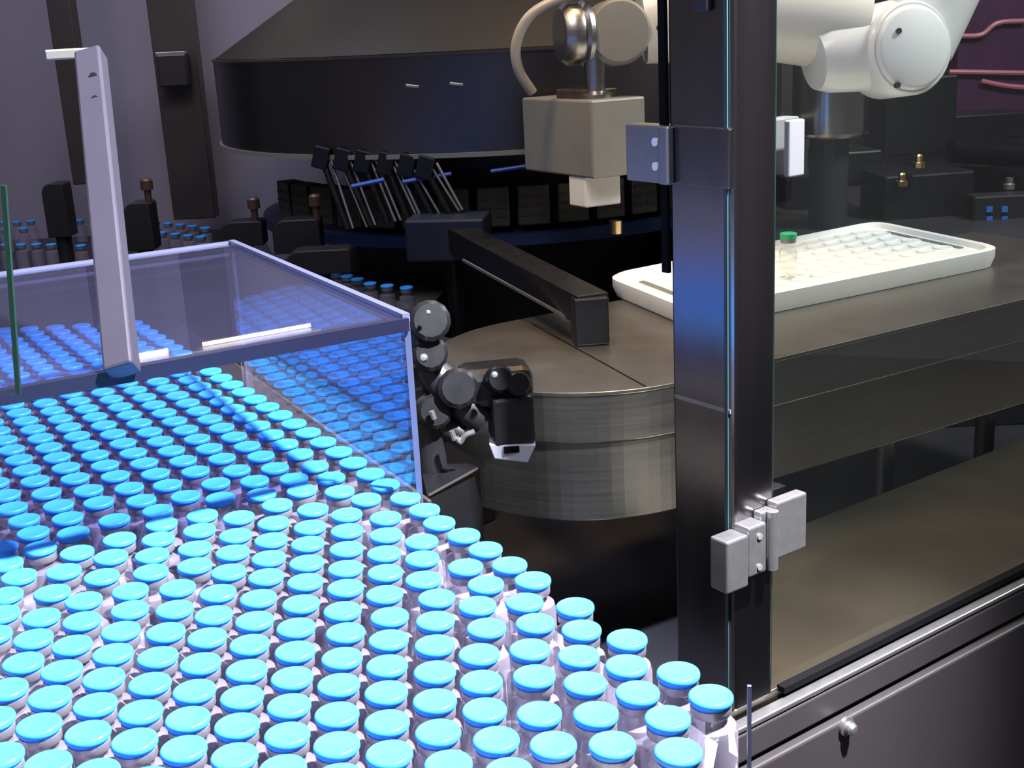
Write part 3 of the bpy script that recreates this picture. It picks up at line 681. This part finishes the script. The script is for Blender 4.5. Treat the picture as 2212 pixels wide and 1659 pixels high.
p0 = atY(340, 118, 2.33); p1 = atY(412, 185, 2.33); bm = new_bm(); box(bm, (p0 + p1) / 2, (p1.x - p0.x, .03, p0.z - p1.z)); obj('hinge', bm, M['hood'], t, bevel=.003)
bm = new_bm(); box(bm, ((p0.x + p1.x) / 2, 2.325, p0.z + .001), (p1.x - p0.x, .02, .006)); obj('hinge_cap', bm, M['zinc'], t, bevel=.001)
bpost(128, 178, 0, 400, 2.35, 'dark brown frame post behind the top of the pale bar')

# ------------------------------------------------------------------ robot
RY = 1.55
rb = thing('robot_arm', atY(1965, 110, RY), 'white industrial robot arm crossing behind the post, elbow at right', 'robot')
def Y_(x, y, dy=0): return atY(x, y, RY + dy)
fa = [Y_(1850, 60, .03), Y_(1740, 40, .03), Y_(1600, 30, .03), Y_(1430, 42, .03), Y_(1385, 48, .03)]
bm = new_bm(); tube(bm, smoothpts(fa, 5), [.058 + (.050 - .058) * k / 20 for k in range(21)], 32); obj('forearm', bm, M['robot'], rb, smooth=True)
# upper link and elbow
ec = Y_(1972, 103, -.03); ax = Vector((.28, -1, .12)).normalized()
bm = new_bm(); lathe(bm, [(0, -.075), (.050, -.075), (.055, -.065), (.055, -.004), (.052, .0)], 48, ec, ax); lathe(bm, [(.052, 0), (0, 0)], 48, ec, ax); obj('elbow', bm, M['white'], rb, smooth=True)
bm = new_bm(); lathe(bm, [(.050, -.001), (.047, .004), (.044, .0055), (0, .0065)], 48, ec, ax); o = obj('elbow_cover', bm, M['white'], rb, smooth=True)
for x, y in ((1963, 62), (1952, 182)):
    q = Y_(x, y, -.06); t = (ec + ax * .0055 - q).dot(ax); q = q + ax * t; bm = new_bm(); cyl(bm, q - ax * .002, q + ax * .003, .0034, 12); obj('screw', bm, M['brown'], o, smooth=True)
bm = new_bm(); tube(bm, [Y_(1975, 110, .045), Y_(1990, 60, .05), Y_(2040, -60, .06), Y_(2120, -240, .07)], [.046, .050, .053, .058], 32); obj('upper_link', bm, M['white'], rb, smooth=True)
bm = new_bm(); lathe(bm, [(0, -.005), (.036, -.005), (.042, .01), (.050, .06), (.052, .10), (0, .10)], 40, Y_(1765, 128, .0), Y_(1930, 95, .02) - Y_(1765, 128, .0)); obj('elbow_cone', bm, M['white'], rb, smooth=True)
# wrist
wc = Y_(1330, 70, -.01); wax = Vector((-.85, -.5, .02)).normalized()
bm = new_bm(); lathe(bm, [(0, -.05), (.036, -.05), (.0385, -.02), (.0385, .018), (.034, .026), (0, .029)], 40, wc, Vector((.12, -1, .05))); obj('wrist', bm, M['grey'], rb, smooth=True)
bm = new_bm(); lathe(bm, [(0, 0), (.036, 0), (.038, .006), (.034, .010), (.036, .014), (.036, .026), (.030, .034), (0, .036)], 40, Y_(1268, 72, -.01), (-1, -.25, 0)); obj('wrist_ring', bm, M['steel'], rb, smooth=True)
bm = new_bm(); lathe(bm, [(0, -.02), (.014, -.02), (.012, .03), (.020, .034), (.020, .040), (0, .040)], 24, Y_(1285, 140, -.02), (0, 0, -1)); obj('flange', bm, M['steel'], rb, smooth=True)
for x, y in ((1425, 60), (1395, 75)):
    bm = new_bm(); cyl(bm, Y_(x, y, -.018), Y_(x, y, -.0235), .004, 12); obj('joint_screw', bm, M['brown'], rb, smooth=True)
bm = new_bm(); tube(bm, smoothpts([Y_(1330, -40, -.02), Y_(1230, -10, -.03), Y_(1150, 30, -.035), Y_(1116, 90, -.035), Y_(1120, 150, -.03), Y_(1150, 200, -.02)], 6), .0062, 12); obj('cable', bm, M['cable'], rb, smooth=True)
# gripper box
GYc = RY - .06
g = atY(1276, 225, GYc); gbm = atY(1262, 388, GYc)
hgt = g.z - gbm.z
gx = Vector((-.52, .855, 0)); gy = Vector((.90, .43, 0))
gr = thing('gripper', (g.x, g.y, gbm.z), 'beige grey box gripper hanging from the robot wrist', 'gripper')
c = Vector((g.x, g.y, 0)); A4 = [c, c + gx * .150, c + gx * .150 + gy * .075, c + gy * .075]
bm = new_bm(); prism(bm, [(p.x, p.y) for p in A4], gbm.z, g.z + .004); obj('housing', bm, M['grey'], gr, bevel=.0025)
bm = new_bm(); c2 = c + gx * .06 + gy * .035; box(bm, Vector((c2.x, c2.y, g.z + .009)), (.06, .05, .012), gx); obj('mount', bm, M['copper'], gr, bevel=.002)
bm = new_bm(); c3 = c + gx * .020 + gy * .002; n0 = atY(1255, 455, GYc); A5 = [c3, c3 + gx * .035, c3 + gx * .035 + gy * .050, c3 + gy * .050]
prism(bm, [(p.x, p.y) for p in A5], n0.z, gbm.z + .001); obj('jaw', bm, M['robot'], gr, bevel=.002)
bm = new_bm(); c4_ = atY(1330, 490, GYc + .04); cyl(bm, (c4_.x, c4_.y, c4_.z - .008), (c4_.x, c4_.y, c4_.z + .008), .008, 14)
o = obj('brass_fitting', bm, M['brass'], smooth=True); tag(o, 'small brass fitting below the gripper jaw', 'fitting')

# ------------------------------------------------------------------ dark machinery beyond the tray, right
bk = thing('rear_machine', (.9, 2.2, -.3), 'dark rear machine deck behind the white tray', 'machine')
bm = new_bm(); prism(bm, [(.30, 1.76), (.75, 1.74), (1.5, 1.95), (1.5, 2.85), (.30, 2.85)], -.30, -.03); obj('deck', bm, M['darkpan'], bk, bevel=.003)
for x0, y0, x1, y1, Y in ((1780, 330, 1900, 400, 2.1), (1905, 170, 2060, 330, 2.35), (1900, 380, 2100, 470, 2.0), (2040, 250, 2212, 300, 2.4), (2020, 360, 2240, 420, 2.2), (1690, 385, 1800, 450, 2.0)):
    a = atY(x0, y0, Y); b = atY(x1, y1, Y); bm = new_bm(); box(bm, ((a.x + b.x) / 2, Y + .05, (a.z + b.z) / 2), (b.x - a.x, .1, a.z - b.z), (1, .12, 0)); obj('housing', bm, M['blackm'], bk, bevel=.004)
sc_ = atY(1815, 240, 1.9); s0 = atY(1815, 300, 1.9)
bm = new_bm(); lathe(bm, [(0, 0), (.058, 0), (.060, .003), (.057, .006), (.057, .2), (0, .2)], 48, (sc_.x, 1.96, s0.z)); 
o = obj('steel_column', bm, mat('polished_column', (.5, .48, .44), .16, 1.0), smooth=True); tag(o, 'shiny vertical steel cylinder behind the robot elbow', 'column')
bm = new_bm(); lathe(bm, [(0, 0), (.03, 0), (.03, s0.z + .03 + .001), (0, s0.z + .03 + .001)], 24, (sc_.x, 1.96, -.03)); obj('column_stand', bm, M['darkpan'], o)
pp_ = thing('purple_panel', atY(2160, 270, 2.5), 'dark purple panel with pink cables, upper right corner', 'panel')
a = atY(2075, -20, 2.5); b = atY(2300, 262, 2.5); bm = new_bm(); box(bm, ((a.x + b.x) / 2, 2.52, (a.z + b.z) / 2 + .1), (b.x - a.x, .04, a.z - b.z + .2)); obj('sheet', bm, M['purple'], pp_, bevel=.003)
for pts in (((2075, 78), (2120, 75), (2155, 50), (2215, 45)), ((2050, 155), (2110, 156), (2225, 158)), ((2120, 175), (2170, 185), (2225, 190))):
    bm = new_bm(); tube(bm, smoothpts([atY(x, y, 2.49) for x, y in pts], 5), .005, 8); obj('cable', bm, M['pink'], pp_, smooth=True)
hs = thing('corrugated_hose', atY(2150, 340, 2.15), 'black corrugated hose at the right edge above the tray', 'hose')
bm = new_bm(); a = atY(2050, 322, 2.15); b = atY(2260, 335, 2.15)
prof = []; Lh = (b - a).length; n = 26
for k in range(n * 2 + 1): prof.append((.024 if k % 2 else .019, Lh * k / (2 * n)))
lathe(bm, [(0, 0)] + prof + [(0, Lh)], 20, a, b - a); obj('hose', bm, M['blackm'], hs, smooth=True)
for x, y, lab in ((1985, 348, 'upper gold nut behind the tray, right of centre'), (1948, 388, 'lower gold nut behind the tray, just left of the upper one'), (1760, 448, 'gold nut behind the green-capped vial')):
    p = atY(x, y, 1.98); bm = new_bm(); lathe(bm, [(0, 0), (.010, 0), (.010, .008), (.006, .009), (.006, .018), (.004, .021), (0, .021)], 8, p + Vector((0, 0, -.01))); tag(obj('brass_nut', bm, M['brass'], smooth=False), lab, 'nut')
for x, y, lab in ((2180, 395, 'upper silver bolt at the right edge behind the tray'), (2190, 428, 'lower silver bolt at the right edge behind the tray')):
    p = atY(x, y, 2.0); bm = new_bm(); lathe(bm, [(0, 0), (.009, 0), (.009, .008), (.006, .010), (.006, .018), (0, .019)], 12, p + Vector((0, 0, -.01))); tag(obj('silver_bolt', bm, M['zinc'], smooth=True), lab, 'bolt')
dp = thing('status_display', atY(2155, 490, 1.95), 'small black status box with four blue indicator lights, right edge', 'display')
a = atY(2105, 425, 1.95); b = atY(2225, 505, 1.95); bm = new_bm(); box(bm, ((a.x + b.x) / 2, 1.97, (a.z + b.z) / 2), (b.x - a.x, .04, a.z - b.z)); obj('box', bm, M['black'], dp, bevel=.003)
for x, y in ((2137, 452), (2137, 474), (2170, 452), (2170, 474)):
    p = atY(x, y, 1.949); bm = new_bm(); box(bm, p, (.009, .004, .009)); obj('indicator', bm, M['led'], dp)

# LED tube lamp inside the machine roof, seen mirrored in the lid
def mirrored(px, py, Y):                 # where a lamp must hang to be seen mirrored in the lid
    d = ray(px, py); p = at(px, py, .1505); t = (Y - p.y) / d.y
    return Vector((p.x + d.x * t, Y, .1505 - d.z * t))
la = mirrored(285, 770, 1.95); lb = mirrored(670, 701, 2.10)
lm = thing('tube_lamp', la, 'warm tube lamp in the machine roof', 'lamp')
bm = new_bm(); cyl(bm, la, la.lerp(lb, .19), .0040, 12); obj('tube', bm, M['tube'], lm, smooth=True)
bm = new_bm(); cyl(bm, la.lerp(lb, .38), lb, .0032, 12); obj('tube', bm, M['tube'], lm, smooth=True)
bm = new_bm(); box(bm, (la + lb) / 2 + Vector((0, 0, .012)), ((lb - la).length + .03, .022, .012), lb - la); obj('fitting', bm, M['lampbody'], lm)
